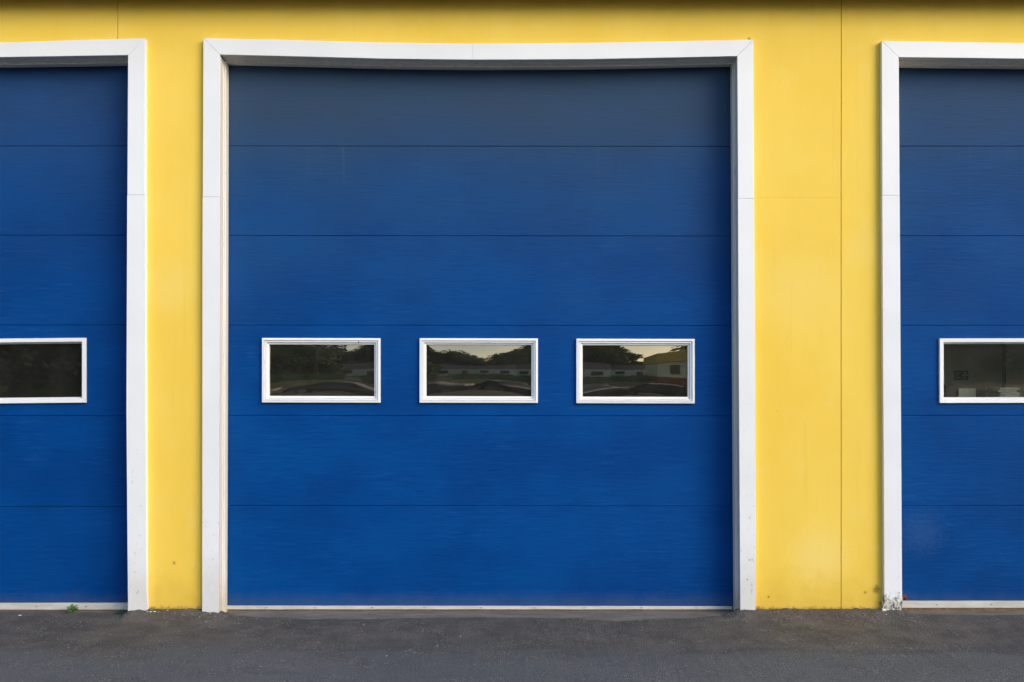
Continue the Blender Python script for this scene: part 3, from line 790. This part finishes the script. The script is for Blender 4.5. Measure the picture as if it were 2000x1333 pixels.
spots = [(pA, -11.8, -46, 1.12, 'dark tree closest to the left end of the long pale house'), (pB, -6.8, -72, 1.35, 'tall mid green tree behind the left half of the pale house'), (pA, 6.2, -80, 1.35, 'tall dark tree behind the second pale house'), (pB, -21, -36, 1.25, 'broad mid green tree standing left of the hedge'), (pB, -17.5, -27, 1.0, 'mid green tree standing nearest the yard on the left'), (pA, -13.5, -31, 1.05, 'big dark tree nearest the left end of the yard'), (pB, -10.6, -40, 1.0, 'mid green tree in front of the left end of the pale house'), (pA, -58, -46, 1.5, 'tall dark tree farthest left across the field'), (pA, -47, -50, 1.6, 'tall dark tree second from the left across the field'), (pB, -40, -42, 1.5, 'broad mid green tree left of the dark group'),
 (pA, -33, -52, 1.6, 'dark tree left of the opening in the tree line'), (pB, -27, -44, 1.3, 'mid green tree on the left side of the field'), (pA, -22, -56, 1.25, 'dark tree behind the mid green one on the left'),
 (pA, -16.5, -44, 1.15, 'dark tree closest left of the pale house'), (pB, -15, -62, 1.3, 'mid green tree behind the left corner of the pale house'), (pA, -10, -66, 1.0, 'dark tree directly behind the pale house'),
 (pB, -3, -70, 1.05, 'mid green tree behind the middle of the pale house'), (pA, 3.0, -66, 1.0, 'dark tree between the two pale houses'), (pB, 8, -74, 1.2, 'mid green tree behind the long pale house'),
 (pA, 19, -60, 1.25, 'dark tree between the gabled house and the shop'), (pB, 24, -52, 1.4, 'mid green tree behind the shop'), (pA, 31, -48, 1.5, 'dark tree right of the shop'), (pA, 39, -46, 1.5, 'dark tree second from the right across the field'),
 (pB, 47, -50, 1.6, 'mid green tree on the right side of the field'), (pA, 56, -46, 1.6, 'tall dark tree farthest right across the field'), (pA, -66, -58, 1.8, 'tall dark tree in the second row far left'), (pA, 66, -58, 1.8, 'tall dark tree in the second row far right')]
used = set()
for (p, x, y, s, lab) in spots:
    if p.name not in used:
        used.add(p.name); p.location = (x, y, -.52); p.scale = (s*1.12,)*3; p['label'] = lab
    else: dup(p, (x, y, -.52), random.uniform(0, 6), s, lab)
def hedge(x0, x1, y, h, label):
    root = empty('hedge', ((x0+x1)/2, y, -.52), label, 'hedge', 'hedges in front of the houses')
    lb, cb = BM(), BM(); rnd = random.Random(int(x0*7))
    n = int((x1-x0)/.6); V = []
    for i in range(n+1):
        x = x0+(x1-x0)*i/n; hh = h*(1+.16*mnoise.noise(Vector((x*.7, 0, 0))))
        V.append([cb.verts.new(q) for q in ((x, y+.5, -.56), (x, y+.42, hh*.6-.52), (x, y, hh*.88-.52), (x, y-.42, hh*.6-.52), (x, y-.5, -.56))])
        for k in range(75):
            a = rnd.uniform(-1, 1); c = Vector((x+rnd.uniform(-.35, .35), y+.5*a, -.52+hh*math.sqrt(max(.02, 1-a*a))*rnd.uniform(.5, 1.05)+rnd.uniform(-.05, .08)))
            u = Vector((rnd.gauss(0, 1), rnd.gauss(0, 1), rnd.gauss(0, 1))).normalized(); v = u.orthogonal().normalized(); L_ = rnd.uniform(.06, .14)
            lb.faces.new([lb.verts.new(c+u*L_), lb.verts.new(c+v*L_*.6), lb.verts.new(c-u*L_), lb.verts.new(c-v*L_*.6)])
    for q, r in zip(V, V[1:]):
        for i in range(4): cb.faces.new((q[i], q[i+1], r[i+1], r[i]))
    mesh('branches', cb, M['leaf1'], root); mesh('foliage', lb, M['leaf2'], root)
hedge(-19, -5.5, -33, 1.5, 'long dark green hedge left of the gap, in front of the pale house')
hedge(-3.6, 5.2, -30, 1.3, 'shorter dark green hedge beside the shop')
# far wood closing the view behind the field
lb, cb = BM(), BM(); rnd = random.Random(11)
N = 90; V = []
for i in range(N+1):
    x = -150+300*i/N; h = 8.5+2.4*mnoise.noise(Vector((x*.08, 0, 2)))+1.2*mnoise.noise(Vector((x*.3, 0, 5)))+2.5*smooth(20, 60, abs(x))
    y = -100-4*mnoise.noise(Vector((x*.05, 3, 0)))+.0*x+smooth(25, 80, abs(x))*26
    V.append([cb.verts.new(q) for q in ((x, y+1.5, -.6), (x, y+.9, h*.5), (x, y-1, h*.86), (x, y-5, h*.8), (x, y-8, -.6))])
    for k in range(330):
        a = rnd.random(); zz_ = h*(1-a*a*.95); c = Vector((x+rnd.uniform(-1.7, 1.7), y+1.6*a-.3+rnd.uniform(-.9, .9), zz_*rnd.uniform(.8, 1.05)-.3))
        u = Vector((rnd.gauss(0, 1), rnd.gauss(0, 1), rnd.gauss(0, 1))).normalized(); v = u.orthogonal().normalized(); L_ = rnd.uniform(.2, .5)
        lb.faces.new([lb.verts.new(c+u*L_), lb.verts.new(c+v*L_*.6), lb.verts.new(c-u*L_), lb.verts.new(c-v*L_*.6)])
for q, r in zip(V, V[1:]):
    for i in range(4): cb.faces.new((q[i], q[i+1], r[i+1], r[i]))
o = mesh('woodland', lb, M['leaf1']); o['kind'] = 'stuff'; o['label'] = 'far belt of dark woodland behind the field'; o['category'] = 'woodland'
c_ = mesh('undergrowth', cb, M['leaf1'], parent=o)
# cars parked across the yard
def car(x, y, rz, paint, label):
    root = empty('parked_car', (0, 0, 0), label, 'car', 'cars parked across the yard')
    W = .86
    prof = [(-2.15, .35), (-2.2, .62), (-2.05, .80), (-1.2, .92), (-.55, 1.28), (-.1, 1.36), (.55, 1.34), (1.25, 1.02), (2.0, .95), (2.2, .75), (2.15, .35)]
    bm = BM(); NL = 7; rings = []
    for i in range(NL):
        t_ = -1+2*i/(NL-1); rings.append([bm.verts.new((px_, W*t_*(1-.18*smooth(.85, 1.36, pz)), pz-(.05*t_**4)*(1 if pz > .5 else 0))) for px_, pz in prof])
    for a, b in zip(rings, rings[1:]):
        for i in range(len(prof)): bm.faces.new((a[i], a[(i+1) % len(prof)], b[(i+1) % len(prof)], b[i]))
    bm.faces.new(rings[0]); bm.faces.new(rings[-1][::-1])
    mesh('body', bm, paint, root, bevel=.03)
    for sgn in (-1, 1):
        bm = BM()
        for (a, b) in (((-.95, .93), (-.02, .93)), ((.04, .93), (1.05, .97))):
            pts = [a, b, (b[0]-.25 if b[0] > .5 else b[0], 1.27), (a[0]+.4 if a[0] < -.5 else a[0], 1.27)]
            V = [bm.verts.new((p[0], sgn*(W*(1-.18*smooth(.85, 1.36, p[1]))+.004), p[1])) for p in pts]; bm.faces.new(V if sgn > 0 else V[::-1])
        mesh('side_window', bm, M['cglass'], root)
        bm = BM(); box(bm, -2.215, -2.10, sgn*.62-.16, sgn*.62+.16, .62, .74); mesh('headlight', bm, M['lampw'], root)
        bm = BM(); box(bm, 2.10, 2.215, sgn*.66-.13, sgn*.66+.13, .72, .86); mesh('tail_light', bm, M['lampr'], root)
        for wx in (-1.35, 1.35):
            bm = BM(); tube(bm, (wx, sgn*.68, .32), (wx, sgn*.88, .32), .32, .32, 20); wh = mesh('wheel', bm, M['tyre'], root)
            bm = BM(); tube(bm, (wx, sgn*.88, .32), (wx, sgn*.895, .32), .19, .17, 14); mesh('rim', bm, M['rim'], root, wh)
    bm = BM(); V = [bm.verts.new(p) for p in ((-1.20, -.72, .935), (-1.20, .72, .935), (-.57, .62, 1.285), (-.57, -.62, 1.285))]; bm.faces.new(V); mesh('windscreen', bm, M['cglass'], root)
    root.location = (x, y, ground_z(x, y)+0); root.rotation_euler = (0, 0, rz)
car(-3.0, -14.2, R(14), M['car1'], 'dark red car reflected in the lower left of the middle window')
car(.6, -14.6, R(70), M['car3'], 'black car reflected in the lower right of the middle window')
car(3.7, -14.4, R(8), M['car3'], 'black car reflected in the right window of the middle door')
car(-7.9, -14.8, R(5), M['car2'], 'grey car reflected in the left window of the middle door')
r = empty('utility_pole', (-9, -38, -.52), 'wooden utility pole at the far edge of the field', 'utility pole')
bm = BM(); tube(bm, (-9, -38, -.8), (-9, -38, 8), .15, .11, 10); mesh('pole', bm, M['wood'], r)
bm = BM(); box(bm, -10, -8, -38.2, -38.12, 7.2, 7.32); mesh('crossarm', bm, M['wood'], r)

# ------------------------------------------------------------------ light, sky, camera
SUN_EL, SUN_AZ = R(24), R(48)      # azimuth measured from the wall's normal (towards the camera) to the right
d = Vector((math.sin(SUN_AZ)*math.cos(SUN_EL), -math.cos(SUN_AZ)*math.cos(SUN_EL), math.sin(SUN_EL)))
L = bpy.data.lights.new('sun', 'SUN'); L.energy = 1.0; L.angle = R(38); L.color = (1, .91, .80)
so = bpy.data.objects.new('sun', L); C.objects.link(so); so.rotation_euler = d.to_track_quat('Z', 'Y').to_euler(); so.location = (5, -8, 8)
w = bpy.data.worlds.new('World'); sc.world = w; w.use_nodes = True
nt = w.node_tree; sky = nt.nodes.new('ShaderNodeTexSky'); sky.sky_type = 'NISHITA'; sky.sun_disc = False
sky.sun_elevation = SUN_EL; sky.sun_rotation = math.atan2(d.x, d.y); sky.air_density = 1.0; sky.dust_density = 1.3; sky.ozone_density = 1.0
nt.links.new(sky.outputs[0], nt.nodes['Background'].inputs[0]); nt.nodes['Background'].inputs[1].default_value = .15
cam = bpy.data.cameras.new('camera'); co = bpy.data.objects.new('camera', cam); C.objects.link(co); sc.camera = co
co.location = (0, -D, CH); co.rotation_euler = (R(90), 0, 0)
cam.sensor_width = 36; cam.lens = 36*D/(2000*S); cam.shift_y = (HY-666.5)/2000; cam.clip_end = 2000; cam.clip_start = .05
sc.view_settings.view_transform = 'Standard'; sc.view_settings.look = 'None'; sc.view_settings.gamma = 1; sc.view_settings.exposure = 1.14
